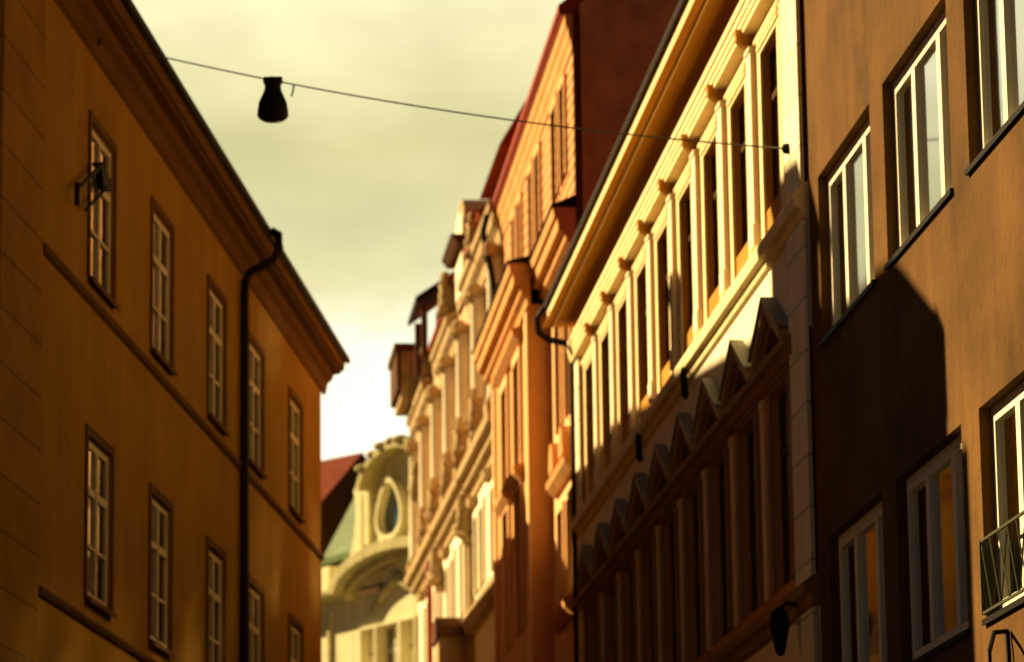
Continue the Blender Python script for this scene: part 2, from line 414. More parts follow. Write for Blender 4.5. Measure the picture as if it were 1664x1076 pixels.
# ------------------------------------------------------------------ low house added out of view at left to block ground bounce (its eave stays under the sun's path)
FN = Frame(yl, 10, -1, sL, 44)
ROOT = thing('added_low_house', FN, 'low ochre house added out of view across the side street, before the long ochre house', 'building')
hn = [(c-1, c+1, 3.6, 6.0) for c in (18, 23, 28, 33, 38)]
wall(FN, ROOT, 12, 43, G(sL), 8.2, hn, .09, [M['ochre'], M['room']])
for k_, h_ in enumerate(hn): copy_tree(first, ROOT, FN.P((h_[0]+h_[1])/2, 0, 3.6))
b = MB(FN.P); b.prof([(.4, 8.15), (.4, 8.35), (-5, 10.6), (-10, 8.2), (-10, 8.0)], 12, 43.2); b.build('roof', M['tiles'], ROOT)

# ------------------------------------------------------------------ near right: brown house
FB = Frame(yr, 10, 1, sR, 58.6)
ROOT = thing('brown_house', FB, 'plain brown plastered house at right with wide three part windows and no trim', 'building')
WB, us_ = 4.68, [55.35, 49.6, 43.8, 38.0]
hb = [(u-WB/2, u+WB/2, z, z+2.7) for u in us_ for z in (11.52, 5.63)]
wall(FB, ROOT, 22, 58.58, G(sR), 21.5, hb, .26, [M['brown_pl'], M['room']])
firsts = None
for u in us_:
    for z in (11.52, 5.63):
        loc = FB.P(u, 0, z)
        if firsts is None:
            firsts = sash_window(FB, ROOT, WB, 2.7, .26, [(-1.05, .24), (.75, .24)], None, M['frame_cream'], M['glass'], loc, curtain=[(-2.1, -1.5), (-.9, -.2), (.05, .75), (1.0, 1.7)], fw=.2, sill=.05, sill_mat=M['iron'], th=.1)
        else: copy_tree(firsts, ROOT, loc)
b = MB(FB.P); b.prof([(0, 21.2), (.5, 21.6), (.5, 21.9), (0, 22.1), (-.5, 22.0), (-.5, 21.5)], 22, 58.58); b.build('cornice', M['brown_pl'], ROOT)
b = MB(FB.P); b.prof([(.4, 21.95), (-7, 27.5), (-14, 21.5)], 22, 58.58); b.build('roof', M['tiles'], ROOT)
# iron guard before the nearest lower window
b = MB(FB.P); u0, u1, z0, z1 = 43.8-2.3, 43.8+2.3, 5.68, 6.6
for z in (z0, z1): b.box(u0, u1, .03, .06, z-.018, z+.018)
n = 9
for k in range(n):
    a = u0+(u1-u0)*k/n; c = u0+(u1-u0)*(k+1)/n
    b.tube([(a, .045, z0), (c, .045, z1)], .008, 6); b.tube([(c, .035, z0), (a, .035, z1)], .008, 6)
for u in (u0, u1): b.box(u-.018, u+.018, -.1, .07, z0-.02, z1+.02)
b.build('window_guard', mat('olive_iron', (.06, .058, .03), rough=.6, var=.2, bump=0), ROOT)

# ------------------------------------------------------------------ right: cream and amber pedimented house
ROOT = thing('pedimented_house', FR, 'cream and amber house with a row of triangular pediments and a deep sunlit eave', 'building')
PITCH = 3.785
oc = [62.1 + PITCH*i for i in range(9)]
WW = 1.9
hr = []
for c in oc: hr += [(c-WW/2, c+WW/2, 14.9, 17.78), (c-WW/2, c+WW/2, 8.15, 11.58)]
wall(FR, ROOT, 58.6, 95.4, G(sR), 19.4, hr, .2, [M['amber'], M['room']])
b = MB(FR.P)      # cream panels: band over the pediments, base, corner strips
b.box(58.62, 95.38, .003, .05, 11.95, 14.1); b.box(58.62, 95.38, .003, .05, G(sR), 7.35)
b.build('cream_band', M['white'], ROOT)
for u in ((58.61, 60.25), (94.3, 95.39)):
    b = MB(FR.P); b.box(u[0], u[1], .06, .13, G(sR), 7.34); b.box(u[0], u[1], .06, .13, 7.86, 13.72); b.box(u[0], u[1], .06, .13, 14.25, 18.62)
    b.build('quoin', M['cream_q'], ROOT)
f1 = f2 = p1 = k1 = d1 = None
for i, c in enumerate(oc):
    l1, l2 = FR.P(c, 0, 14.9), FR.P(c, 0, 8.15)
    if f1 is None:
        f1 = sash_window(FR, ROOT, WW, 2.88, .2, [(0, .1)], 2.05, M['frame_brown'], M['glass_dk'], l1, fw=.1)
        f2 = sash_window(FR, ROOT, WW, 3.43, .2, [(0, .1)], 2.4, M['frame_brown'], M['glass_dk'], l2, fw=.1)
        q = MB(FR.Rl); w2 = WW/2
        q.box(w2, w2+.34, .003, .05, -.45, 2.9); q.box(-w2-.34, -w2, .003, .05, -.45, 2.9)
        q.box(-w2-.34, w2+.34, .003, .05, 2.9, 3.2); q.box(-w2-.22, w2+.22, .05, .08, 2.98, 3.05); q.box(-w2-.22, w2+.22, .05, .08, 3.1, 3.17)
        q.build('surround', M['cream'], f1)
        q = MB(FR.Rl)
        q.box(w2, w2+.34, .003, .05, 0, 3.45); q.box(-w2-.34, -w2, .003, .05, 0, 3.45)
        q.box(-w2-.34, w2+.34, .003, .05, 3.45, 3.78)
        q.box(-w2-.2, w2+.2, .05, .09, 3.52, 3.7)
        q.build('surround', M['brownstone'], f2)
    else:
        copy_tree(f1, ROOT, l1); copy_tree(f2, ROOT, l2)
    # pediment with its sheet metal cover
    lp = FR.P(c, 0, 12.1)
    if p1 is None:
        q = MB(FR.Rl); hw, ap, pr = 1.58, 1.02, .26
        q.slab([(-hw+.18, .22), (hw-.18, .22), (0, ap-.2)], .06, .12, 2)                       # tympanum, darkened so its recess reads in shade
        for sg in (-1, 1):                                                                  # raking mouldings, lightened for contrast in shade
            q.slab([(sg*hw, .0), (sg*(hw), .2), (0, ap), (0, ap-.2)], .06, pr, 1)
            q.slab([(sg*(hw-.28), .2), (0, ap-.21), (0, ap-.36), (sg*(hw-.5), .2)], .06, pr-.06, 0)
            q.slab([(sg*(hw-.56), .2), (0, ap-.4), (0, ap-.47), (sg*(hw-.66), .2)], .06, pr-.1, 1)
        p1 = q.build('pediment', [M['brownstone'], M['relief_lt'], M['dkbrown']], ROOT, lp)
        q = MB(FR.Rl)
        for sg in (-1, 1): q.slab([(sg*(hw+.06), .225), (sg*(hw+.06), .265), (0, ap+.05), (0, ap+.005)], .05, pr+.05)
        q.build('pediment_cover', M['zinc'], p1)
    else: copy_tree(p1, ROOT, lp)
# pilasters between the windows, with brackets at their heads
for i in range(10):
    u = oc[0] - PITCH/2 + PITCH*i
    if i == 0 or i == 9: continue
    if k1 is None:
        q = MB(FR.Rl); q.box(-.24, .24, .003, .12, 0, 3.2); q.box(-.28, .28, .003, .15, -.4, 0.0); q.box(-.28, .28, .003, .15, 3.2, 3.28)
        k1 = q.build('pilaster', M['white'], ROOT, FR.P(u, 0, 14.85))
        q = MB(FR.Rl); q.box(-.15, .15, .003, .05, 0, 3.4); q.box(-.2, .2, .003, .07, 3.4, 3.55)
        k2 = q.build('pilaster', M['cream'], ROOT, FR.P(u, 0, 8.12))
        q = MB(FR.Rl); q.prof([(.0, 0), (.2, .02), (.33, .14), (.35, .34), (0, .34)], -.1, .1)
        d1 = q.build('bracket', M['amber'], ROOT, FR.P(u, 0.005, 18.15))
    else:
        copy_tree(k1, ROOT, FR.P(u, 0, 14.85)); copy_tree(k2, ROOT, FR.P(u, 0, 8.12)); copy_tree(d1, ROOT, FR.P(u, 0.005, 18.15))
b = MB(FR.P); b.prof([(.003, 18.1), (.07, 18.12), (.07, 18.19), (.003, 18.21)], 60.3, 94.25); b.build('architrave', M['cream'], ROOT)
b = MB(FR.P)
b.prof([(.002, 18.38), (.23, 18.4), (.23, 18.5), (.255, 18.52), (.255, 18.62), (.28, 18.64), (.28, 18.76), (.31, 18.78), (.31, 18.92), (.22, 18.97), (.002, 19.02)], 58.58, 95.42); b.build('frieze_moulding', M['cream'], ROOT)
b = MB(FR.P)
b.prof([(0, 19.405), (.9, 19.405), (.9, 19.43), (0, 19.6)], 58.5, 95.5); b.build('soffit', M['soffit'], ROOT)
b = MB(FR.P)
b.prof([(.66, 19.41), (.67, 19.35), (.70, 19.35), (.71, 19.59), (.78, 19.61), (.78, 19.66), (.80, 19.87), (.6, 19.87), (.6, 19.43)], 58.5, 95.5); b.build('eave_moulding', M['cream'], ROOT)
b = MB(FR.P)
b.prof([(.81, 19.88), (.88, 19.89), (.91, 19.95), (.91, 20.0), (.89, 20.0), (.83, 19.94), (0, 20.3), (0, 19.876), (.81, 19.876)], 58.5, 95.6); b.build('gutter', M['gutter'], ROOT)
b = MB(FR.P); b.face([(58.5, 0.82, 20.02), (95.5, 0.82, 20.02), (95.5, -7, 25.5), (58.5, -7, 25.5)]); b.face([(58.5, -14, 19.9), (95.5, -14, 19.9), (95.5, -7, 25.5), (58.5, -7, 25.5)])
for u in (58.5, 95.5): b.face([(u, .82, 20.02), (u, -14, 19.9), (u, -7, 25.5)])
b.build('roof', M['tiles'], ROOT)
b = MB(FR.P); b.prof([(.003, 13.72), (.12, 13.78), (.15, 13.9), (.25, 13.94), (.27, 14.12), (.24, 14.2), (.003, 14.4)], 58.55, 95.45); b.build('string_course', M['cream'], ROOT)
b = MB(FR.P); b.prof([(.003, 11.72), (.13, 11.76), (.17, 11.88), (.27, 11.93), (.28, 12.06), (.003, 12.16)], 60.0, 95.43); b.build('pediment_base', M['brownstone'], ROOT)
b = MB(FR.P); b.prof([(.003, 7.35), (.13, 7.4), (.17, 7.55), (.26, 7.58), (.28, 7.74), (.003, 7.9)], 58.55, 95.45); b.build('ledge', M['brownstone'], ROOT)
b = MB(FR.P)
b.tube([(95.1, .93, 19.84), (95.1, 1.1, 19.55), (95.2, 1.05, 19.2), (95.25, .8, 19.02), (95.3, .4, 18.95), (95.32, .2, 18.85), (95.33, .16, 18.5), (95.33, .16, 10), (95.33, .16, -1.9)], .065); b.build('downpipe', M['pipe'], ROOT, smooth=True)

def small_lamp(fr, u, z, label, group):
    o = thing('wall_spotlight', fr, label, 'lamp', group)
    o.location = fr.world(u, 0.05, z)
    q = MB(fr.Rl); q.box(-.05, .05, 0, .2, .5, .56); q.box(-.1, .1, 0, .03, .4, .66); q.build('arm', M['iron'], o)
    q = MB(fr.Rl); q.tube([(0, .2, .56), (0, .2, .46), (0, .18, .0), (0, .16, -.1)], [.03, .05, .06, .02], 10); q.build('lamp_head', M['iron'], o)
    return o
small_lamp(FR, 72.7, 13.4, 'dark downward spotlight under the cream ledge, nearer of the pair', 'spotlights under the ledge')
small_lamp(FR, 80.5, 13.4, 'dark downward spotlight under the cream ledge, farther of the pair', 'spotlights under the ledge')
# dark lantern below the bottom ledge
o = thing('wall_lantern', FR, 'black tapering wall lantern hanging under the bottom ledge of the pedimented house', 'lantern'); o.location = FR.world(59.9, .05, 6.75)
q = MB(FR.Rl); q.box(-.1, .1, 0, .06, .5, .9); q.tube([(0, .05, .75), (0, .3, .82), (0, .42, .7)], .025, 8); q.build('arm', M['iron'], o)
q = MB(FR.Rl); q.tube([(0, .42, .74), (0, .42, .66), (0, .42, .45), (0, .42, 0.0), (0, .42, -.06)], [.04, .1, .125, .06, .03], 6); q.build('lantern_body', M['iron'], o)

# ------------------------------------------------------------------ tall orange house (R3)
FT = Frame(yr, 10, 1, sR, 95.5)
ROOT = thing('tall_orange_house', FT, 'tall orange and striped brick house with dark red side wall rising above its neighbours', 'building')
ht = []
topw = [(97.4, 98.7), (99.7, 101.2), (104.9, 106.3), (107.3, 108.6), (111.2, 112.4), (113.4, 114.6)]
for a, c in topw: ht.append((a, c, 24.05, 26.7))
stripw = [(96.9, 98.4), (99.5, 101.0)]
for a, c in stripw: ht += [(a, c, 17.5, 20.7), (a, c, 12.7, 15.2)]
wall(FT, ROOT, 95.5, 118, G(sR), 22.9, [h_ for h_ in ht if h_[3] < 21.5], .25, [M['orange_lt'], M['room']], ends=(False, True), name='wall')
wall(FT, ROOT, 95.5, 118, 22.9, 28.0, [h_ for h_ in ht if h_[3] > 21.5], .25, [M['brick'], M['room']], ends=(False, True), name='upper_wall')
b = MB(FT.P); b.loft([(95.48, -.2, 15), (95.48, -10, 15), (95.48, -10, 30), (95.48, -6, 34.5), (95.48, -.2, 28.3)], [(95.6, -.2, 15), (95.6, -10, 15), (95.6, -10, 30), (95.6, -6, 34.5), (95.6, -.2, 28.3)]); b.build('side_wall', M['firewall'], ROOT)
b = MB(FT.P); b.box(95.42, 95.62, -.19, 0.0, 15, 28.0); b.build('corner_strip', M['dkbrown'], ROOT)  # dark brown stands in for the shaded return of the wall
b = MB(FT.P); b.box(95.36, 95.47, -.25, -.2, 15, 27.8); b.build('conduit', M['orange_pl'], ROOT)
b = MB(FT.P); b.prof([(0.003, 27.0), (.04, 27.02), (.06, 27.25), (.11, 27.35), (.14, 27.6), (.2, 27.7), (.22, 27.97), (.003, 28.0)], 95.4, 118.05); b.build('eave_moulding', M['orange_pl'], ROOT)
b = MB(FT.P); b.prof([(.003, 27.98), (.26, 27.98), (.30, 28.05), (.36, 28.1), (.36, 28.3), (-6, 33.6), (-12, 28)], 95.62, 118.1); b.build('roof', M['redmetal'], ROOT)
# mid cornice on the main face, then round the risalit
cp = [(.003, 21.4), (.1, 21.45), (.13, 21.65), (.28, 21.78), (.3, 21.98), (.48, 22.05), (.5, 22.35), (.58, 22.4), (.62, 22.65), (.003, 22.9)]
def cp_at(y): return [(p[0]+y, p[1]) for p in cp]
b = MB(FT.P); b.prof(cp, 95.4, 102.9); b.build('cornice', M['orange_pl'], ROOT)
b = MB(FT.P); b.prof([(q[0]+.6, q[1]-.0) for q in cp], 102.35, 116.0)
b.build('cornice', M['orange_pl'], ROOT)
b = MB(FT.P); b.prof([(.0, 22.64), (.64, 22.655), (.68, 22.71), (0, 23.0)], 95.38, 102.3); b.build('cornice_cover', M['iron'], ROOT)
b = MB(FT.P); b.prof([(.0, 22.66), (1.25, 22.66), (1.28, 22.715), (0, 23.02)], 102.3, 116.05); b.build('cornice_cover', M['iron'], ROOT)
# risalit
rw = [(105.6, 107.6), (110.0, 112.0)]
hz = [(a, c, z, z1) for a, c in rw for z, z1 in ((17.35, 20.6), (12.6, 16.8))]
wall(FT, ROOT, 103.0, 115.6, G(sR), 21.6, hz, .25, [M['orange_pl'], M['room']], y=.6, back=-.6, depth=.0, name='bay_wall')
for u in (103.02, 114.9):
    b = MB(FT.P); b.box(u, u+.68, .603, .68, G(sR), 21.4); b.build('pilaster', M['orange_lt'], ROOT)
fw_ = None
for a, c, z, z1 in ht:
    sash_window(FT, ROOT, c-a, z1-z, .25, [((0), .08)], (z1-z)*.68, M['frame_brown'], M['glass_dk'], FT.P((a+c)/2, 0, z), fw=.08,
                surround=(.16, .09), sur_mat=M['orange_lt'])
for a, c, z, z1 in hz:
    sash_window(FT, ROOT, c-a, z1-z, .25, [(0, .12)], (z1-z)*.68, M['frame_brown'], M['glass_dk'], FT.P((a+c)/2, .6, z), fw=.1,
                surround=(.28, .1), sur_mat=M['orange_lt'])
for a, c, z, y in [(105.0, 112.6, 21.15, .6), (105.0, 112.6, 17.1, .6), (96.5, 101.6, 16.0, 0), (96.5, 101.6, 12.2, 0)]:
    b = MB(FT.P); b.prof([(y+.003, z-.25), (y+.12, z-.22), (y+.3, z-.02), (y+.34, z+.14), (y+.003, z+.26)], a, c); b.build('window_hood', M['orange_pl'], ROOT)
b = MB(FT.P); b.tube([(103.9+12.3, .3, 21.6), (116.3, .32, 20), (116.3, .32, -1.9)], .07); b.build('downpipe', M['pipe'], ROOT, smooth=True)
for u in (97.6, 100.4):
    b = MB(FT.P); b.slab([(u-.55, 16.3), (u+.55, 16.3), (u+.4, 16.9), (u+.15, 17.1), (u-.15, 17.1), (u-.4, 16.9)], .005, .3); b.build('hood_ornament', M['orange_pl'], ROOT)

# ------------------------------------------------------------------ ornate pink and white house (R5)
FO = Frame(-0.096, 11.144, 1, sR, 117.9)
ROOT = thing('ornate_house', FO, 'ornate pink and cream house with statues, broken cornice and dormers far down the right side', 'building')
ho = []
bays = [121.6, 128.1, 134.6, 141.1, 147.6, 154.0]
lowb = []
for c in bays:
    for q in (c-1.05, c+1.05):
        ho += [(q-.7, q+.7, 16.7, 19.4)]
    ho += [(c-1.3, c+1.3, 22.5, 26.3)]
wall(FO, ROOT, 118.05, 159.5, G(sR), 20.5, [h_ for h_ in ho if h_[3] < 21], .3, [M['white'], M['room']], ends=(False, True), name='wall')
wall(FO, ROOT, 118.05, 159.5, 20.5, 28.0, [h_ for h_ in ho if h_[3] > 21], .3, [M['pink'], M['room']], ends=(True, True), name='upper_wall')
fa = fb = pa = None
for c in bays:
    for q in (c-1.05, c+1.05):
        l = FO.P(q, 0, 16.7)
        if fa is None: fa = sash_window(FO, ROOT, 1.4, 2.7, .3, [(0, .1)], 1.9, M['frame_brown'], M['glass_dk'], l, fw=.1, surround=(.26, .1), sur_mat=M['white'])
        else: copy_tree(fa, ROOT, l)
    l = FO.P(c, 0, 22.5)
    if fb is None: fb = sash_window(FO, ROOT, 2.6, 3.8, .3, [(-.4, .12), (.4, .12)], 2.7, M['frame_brown'], M['glass_dk'], l, fw=.12, surround=(.6, .1), sur_mat=M['white'])
    else: copy_tree(fb, ROOT, l)
b = MB(FO.P); b.prof([(.003, 15.4), (.3, 15.5), (.42, 15.8), (.42, 16.0), (.003, 16.3)], 118.2, 159.6); b.build('ledge', M['stone'], ROOT)
for a, c in ((118.15, 130.9), (131.3, 144.2), (144.6, 159.6)):
    b = MB(FO.P); b.prof([(.003, 20.2), (.1, 20.25), (.14, 20.5), (.35, 20.62), (.38, 20.85), (.6, 20.95), (.62, 21.25), (.003, 21.6)], a, c); b.build('string_course', M['stone'], ROOT)
for a, c in ((118.15, 131.2), (136.8, 145), (150, 159.6)):
    b = MB(FO.P); b.prof([(.003, 26.95), (.08, 27.0), (.14, 27.4), (.34, 27.6), (.38, 27.95), (.48, 28.0), (.5, 28.25), (0, 28.5)], a, c); b.build('cornice', M['stone'], ROOT)
# half columns with capitals and a figure at each
pc = None
for i in range(7):
    u = 118.9+6.5*i if i < 6 else 157.6
    u = min(u, 158.6)
    l = FO.P(u, 0, 21.5)
    if pc is None:
        q = MB(FO.Rl); q.tube([(0, .12, .1), (0, .12, .5), (0, .12, 4.9), (0, .12, 5.0)], [.36, .3, .28, .32], 12)
        pc = q.build('half_column', M['white'], ROOT, l, smooth=True)
        q = MB(FO.Rl); q.box(-.5, .5, .003, .6, 5.0, 5.35); q.ball((0, .4, 5.2), .24, rz=.3); q.ball((.35, .45, 5.3), .15); q.ball((-.35, .45, 5.3), .15); q.build('capital', M['stone'], pc)
        q = MB(FO.Rl); q.box(-.55, .55, .003, .62, -.35, .1); q.build('plinth', M['stone'], pc)
    else: copy_tree(pc, ROOT, l)
def carved(u, y, z, sc, seed, label=None):
    rnd = random.Random(seed); q = MB(FO.Rl)
    q.box(-.34*sc, .34*sc, -y+.003, .1, -.25*sc, 0)
    q.tube([(0, 0, 0), (.04, .02, .35*sc), (-.03, .04, .75*sc), (0, .05, 1.05*sc), (0, .05, 1.12*sc)], [.2*sc, .24*sc, .17*sc, .2*sc, .08*sc], 9)
    q.ball((0, .1*sc, 1.3*sc), .13*sc)
    q.tube([(.05, .1, .95*sc), (.4*sc, .18*sc, .8*sc), (.45*sc, .2*sc, .45*sc)], [.09*sc, .075*sc, .06*sc], 7)
    q.tube([(-.05, .1, .95*sc), (-.38*sc, .2*sc, .95*sc), (-.42*sc, .12*sc, 1.3*sc)], [.09*sc, .075*sc, .06*sc], 7)
    for _ in range(5): q.ball((rnd.uniform(-.3, .3)*sc, rnd.uniform(0, .25)*sc, rnd.uniform(0, .5)*sc), rnd.uniform(.09, .16)*sc)
    return q.build('stone_figure', M['stone'], ROOT, FO.P(u, y, z), smooth=True)
for k, (u, z, sc) in enumerate([(125.2, 21.8, 1.3), (131.2, 21.5, 1.6), (138.0, 21.7, 1.3), (144.4, 21.4, 1.6), (151.0, 21.6, 1.3), (125.5, 28.1, 1.3), (137.8, 28.4, 1.5), (131.1, 19.0, 1.3), (144.4, 19.0, 1.3), (150.0, 28.4, 1.2), (155, 24, 1.4)]):
    carved(u, .3, z, sc*.8, k)
for a in (123.4, 129.6, 136, 142.5, 149, 155.5):
    b = MB(FO.P); b.prof([(.003, 19.75), (.3, 19.85), (.36, 20.1), (.003, 20.15)], a-.6, a+.6); b.build('bracket', M['stone'], ROOT)
b = MB(FO.P); b.box(131.0, 131.4, .003, .22, G(sR), 20.2); b.build('pilaster', M['stone'], ROOT)
b = MB(FO.P); b.tube([(150.2, .25, 21.0), (150.2, .2, 19), (150.2, .2, -1.9)], .085); b.build('downpipe', M['redmetal'], ROOT, smooth=True)
b = MB(FO.P); b.tube([(118.6, .5, 27.9), (118.8, .62, 27.4), (118.7, .55, 26.8), (118.4, .4, 25.9), (118.35, .3, 25.2), (118.35, .28, 22), (118.35, .28, -1.9)], .075); b.build('downpipe', M['pipe'], ROOT, smooth=True)
# attic storey set back, red gutter edge, roof
b = MB(FO.P); b.box(118.12, 126, -4, -.3, 28.0, 30.2); b.loft([(118.12, .1, 30.2), (126, .1, 30.2), (126, -4, 30.2), (118.12, -4, 30.2)], [(118.12, -1.2, 32.4), (125, -1.2, 32.4), (125, -4, 32.4), (118.12, -4, 32.4)]); b.build('mansard', M['redmetal'], ROOT)
b = MB(FO.P); b.box(126, 159, -3, -.15, 28.0, 29.6); b.build('attic_wall', M['stone'], ROOT)
b = MB(FO.P); b.prof([(-.15, 29.6), (.12, 29.6), (.16, 29.78), (-3.2, 33.2), (-6, 29.6)], 126.1, 159.2); roofO = b.build('roof', M['redmetal'], ROOT)
# tall dormer
b = MB(FO.P); b.slab([(132.6, 28.2), (136.3, 28.2), (136.3, 31.4), (135.6, 31.9), (134.4, 32.1), (133.2, 31.9), (132.6, 31.4)], -2.8, .1)
dm = b.build('dormer', M['stone'], ROOT)
b = MB(FO.P); b.slab([(132.9, 28.5), (136, 28.5), (136, 30.0), (132.9, 30.0)], .1, .16); b.slab([(132.9, 30.5), (136, 30.5), (136, 31.2), (134.4, 31.7), (132.9, 31.2)], .1, .16); b.build('dormer_front', M['white'], dm)
b = MB(FO.P); b.prof([(-2.5, 30.1), (.4, 30.1), (.62, 30.4), (-2.5, 30.4)], 132.3, 137.0); b.build('dormer_cornice', M['dkbrown'], dm)
# dark hooded dormer
b = MB(FO.P); b.box(146.5, 149.6, -2.8, -.1, 29.0, 31.0); dm = b.build('dormer', M['dkbrown'], ROOT)
b = MB(FO.P); b.loft([(145.6, 1.0, 30.6), (150.6, 1.0, 30.6), (150.6, 1.0, 30.85), (145.6, 1.0, 30.85)], [(146.6, -3, 33.4), (149.8, -3, 33.4), (149.8, -3, 33.7), (146.6, -3, 33.7)]); b.build('dormer_roof', M['iron'], dm)
for u in (146.0, 149.8):
    b = MB(FO.P); b.box(u, u+.3, .5, .75, 28.4, 30.6); b.build('post', M['dkbrown'], dm)
# attic bay standing proud at the far end
b = MB(FO.P); b.box(155.8, 160, .0, .95, 28.5, 30.6); ab = b.build('attic_bay', M['stone'], ROOT)
b = MB(FO.P); b.box(155.5, 160.3, .0, 1.25, 30.6, 30.9); b.box(155.6, 160.2, .96, 1.15, 28.9, 30.6); b.build('bay_cornice', M['dkbrown'], ab)
# closed oriel low on the front, rounded cap
b = MB(FO.P); b.box(131.6, 135.2, .0, 1.15, 11.0, 15.5); oo = b.build('oriel', M['stone'], ROOT)
b = MB(FO.P); b.slab([(131.45, 15.5), (135.35, 15.5), (135.25, 15.85), (134.6, 16.2), (133.4, 16.35), (132.2, 16.2), (131.55, 15.85)], .0, 1.25); b.build('oriel_roof', M['dkbrown'], oo)

# ------------------------------------------------------------------ baroque gabled house closing the street
FE = Frame(R_(-30), 60.12, 1, 1.0, 104.0)
def z_(z): return z - EYE
ROOT = thing('gabled_house', FE, 'yellow green baroque house with a curved gable and arched cornice closing the street', 'building')
he = [(113.85, 114.85, z_(14.6), z_(17.0)), (112.1, 113.7, z_(14.6), z_(17.0)), (110.9, 111.9, z_(14.6), z_(17.0)), (107.0, 108.6, z_(14.6), z_(17.0))]
wall(FE, ROOT, 104, 121, -EYE, z_(18.3), he, .3, [M['e_pl'], M['room']], depth=-9)
for a, c, z, z1 in he:
    sash_window(FE, ROOT, c-a, z1-z, .3, [(0, .08)] if c-a > 1.2 else [], 1.55, M['frame_cream'], M['glass'], FE.P((a+c)/2, 0, z), fw=.09, surround=(.1, .12), sur_mat=M['e_pl'])
mid = 112.5
def mirror(pts): return pts + [(2*mid-u, z) for u, z in reversed(pts)]
arch = [(mid+5.0*math.cos(t), z_(18.55)+1.35*math.sin(t)**1.0) for t in [math.pi*k/24 for k in range(25)]]
b = MB(FE.P); b.slab(arch, -.3, .02); b.build('tympanum', M['e_pl'], ROOT)
b = MB(FE.P)
am = 111.45
outer = [(am+4.35*math.cos(t), z_(18.45)+1.3*math.sin(t)) for t in [math.pi*k/24 for k in range(25)]]
inner = [(am+3.95*math.cos(t), z_(18.3)+1.08*math.sin(t)) for t in [math.pi*k/24 for k in range(25)]]
for k in range(24): b.slab([outer[k], outer[k+1], inner[k+1], inner[k]], .021, .92)
inner2 = [(am+3.9*math.cos(t), z_(18.1)+1.0*math.sin(t)) for t in [math.pi*k/24 for k in range(25)]]
for k in range(24): b.slab([inner[k], inner[k+1], inner2[k+1], inner2[k]], .021, .5)
b.prof([(.003, z_(18.2)), (.2, z_(18.25)), (.5, z_(18.3)), (.88, z_(18.36)), (.9, z_(18.5)), (.003, z_(18.6))], 115.5, 121.2)
b.prof([(.003, z_(18.2)), (.2, z_(18.25)), (.5, z_(18.3)), (.88, z_(18.36)), (.9, z_(18.5)), (.003, z_(18.6))], 104, 107.3)
b.build('arched_cornice', M['e_dk'], ROOT)
left = [(117.3, z_(18.7)), (116.7, z_(19.25)), (116.1, z_(19.75)), (115.75, z_(20.4)), (115.6, z_(21.1)), (115.6, z_(21.7)), (115.75, z_(22.1)), (115.35, z_(22.5)), (114.9, z_(22.9)), (114.3, z_(23.2)), (113.5, z_(23.4)), (112.9, z_(23.48))]
b = MB(FE.P); b.slab(mirror(left), -1.0, -.1); gb = b.build('gable', M['e_pl'], ROOT)
b = MB(FE.P)      # hood arch of the gable
hm = 111.7
ho_ = [(hm+2.6*math.cos(t), z_(21.7)+1.5*math.sin(t)) for t in [math.pi*(k+1)/26 for k in range(25)]]
hi_ = [(hm+2.36*math.cos(t), z_(21.65)+1.33*math.sin(t)) for t in [math.pi*(k+1)/26 for k in range(25)]]
for k in range(24): b.slab([ho_[k], ho_[k+1], hi_[k+1], hi_[k]], -.09, .6)
b.build('gable_hood', M['e_dk'], gb)
b = MB(FE.P)
for k, u in enumerate((113.9, 113.2, 112.5, 111.8, 111.1, 110.4)):
    zz = z_(21.7)+1.5*math.sqrt(max(0, 1-((u-hm)/2.65)**2))
    b.ball((u, .45, zz+.05), .26 if k % 2 else .34, rz=.16)
b.build('crest_ornament', M['e_dk'], gb, smooth=True)
for u in (115.0, 114.45, 110.5, 109.9):
    b = MB(FE.P); b.box(u-.17, u+.17, -.09, .08, z_(20.0), z_(21.9)); b.build('pilaster_strip', M['e_pl'], gb)
b = MB(FE.P)      # drop shaped window
def drop(r): return [(mid+r*.95*math.sin(t)*(1-.35*math.cos(t)), z_(21.0)+r*1.05*math.cos(t)*1.05) for t in [2*math.pi*k/20 for k in range(20)]]
d0, d1_ = drop(1.0), drop(.84)
for k in range(20): b.slab([d0[k], d0[(k+1) % 20], d1_[(k+1) % 20], d1_[k]], -.095, .25)
dw = b.build('window', M['e_pl'], gb)
b = MB(FE.P); b.slab(drop(.85), -.095, -.06); b.build('pane', mat('blue_grey_glass', (.05, .085, .10), rough=.08, var=.1, bump=0, spec=.8), dw)
b = MB(FE.P); b.tube([(114.3, .0, z_(17.5)), (113.2, .06, z_(18.1)), (112.2, .08, z_(18.6)), (111.2, .06, z_(18.1)), (110.1, .0, z_(17.5))], [.05, .16, .26, .16, .05], 8)
b.build('cartouche', M['e_dk'], ROOT, smooth=True)
b = MB(FE.P)      # sheet copper mansard, hipped to the left
b.face([(104, -.9, z_(20.2)), (119.8, -.9, z_(20.2)), (121.3, -3.4, z_(23.5)), (104, -3.4, z_(23.5))]); b.face([(119.8, -.9, z_(20.2)), (119.8, -9, z_(20.2)), (121.3, -7, z_(23.5)), (121.3, -3.4, z_(23.5))])
b.face([(104, -3.4, z_(23.5)), (121.3, -3.4, z_(23.5)), (121.3, -7, z_(23.5)), (104, -7, z_(23.5))]); b.box(104, 119.9, -1.1, -.8, z_(19.95), z_(20.19))
b.build('roof', M['copper'], ROOT)
b = MB(FE.P); b.box(104, 119.2, -9, -1.3, z_(18.2), z_(20.06)); b.build('attic_wall', M['dkbrown'], ROOT)  # dark colour carries the recess shade below the roof edge
b = MB(FE.P); b.box(117.35, 118.2, -.5, .05, z_(18.74), z_(19.6)); b.box(118.9, 120, -.5, .05, z_(18.74), z_(19.6)); b.build('parapet_block', M['e_pl'], ROOT)
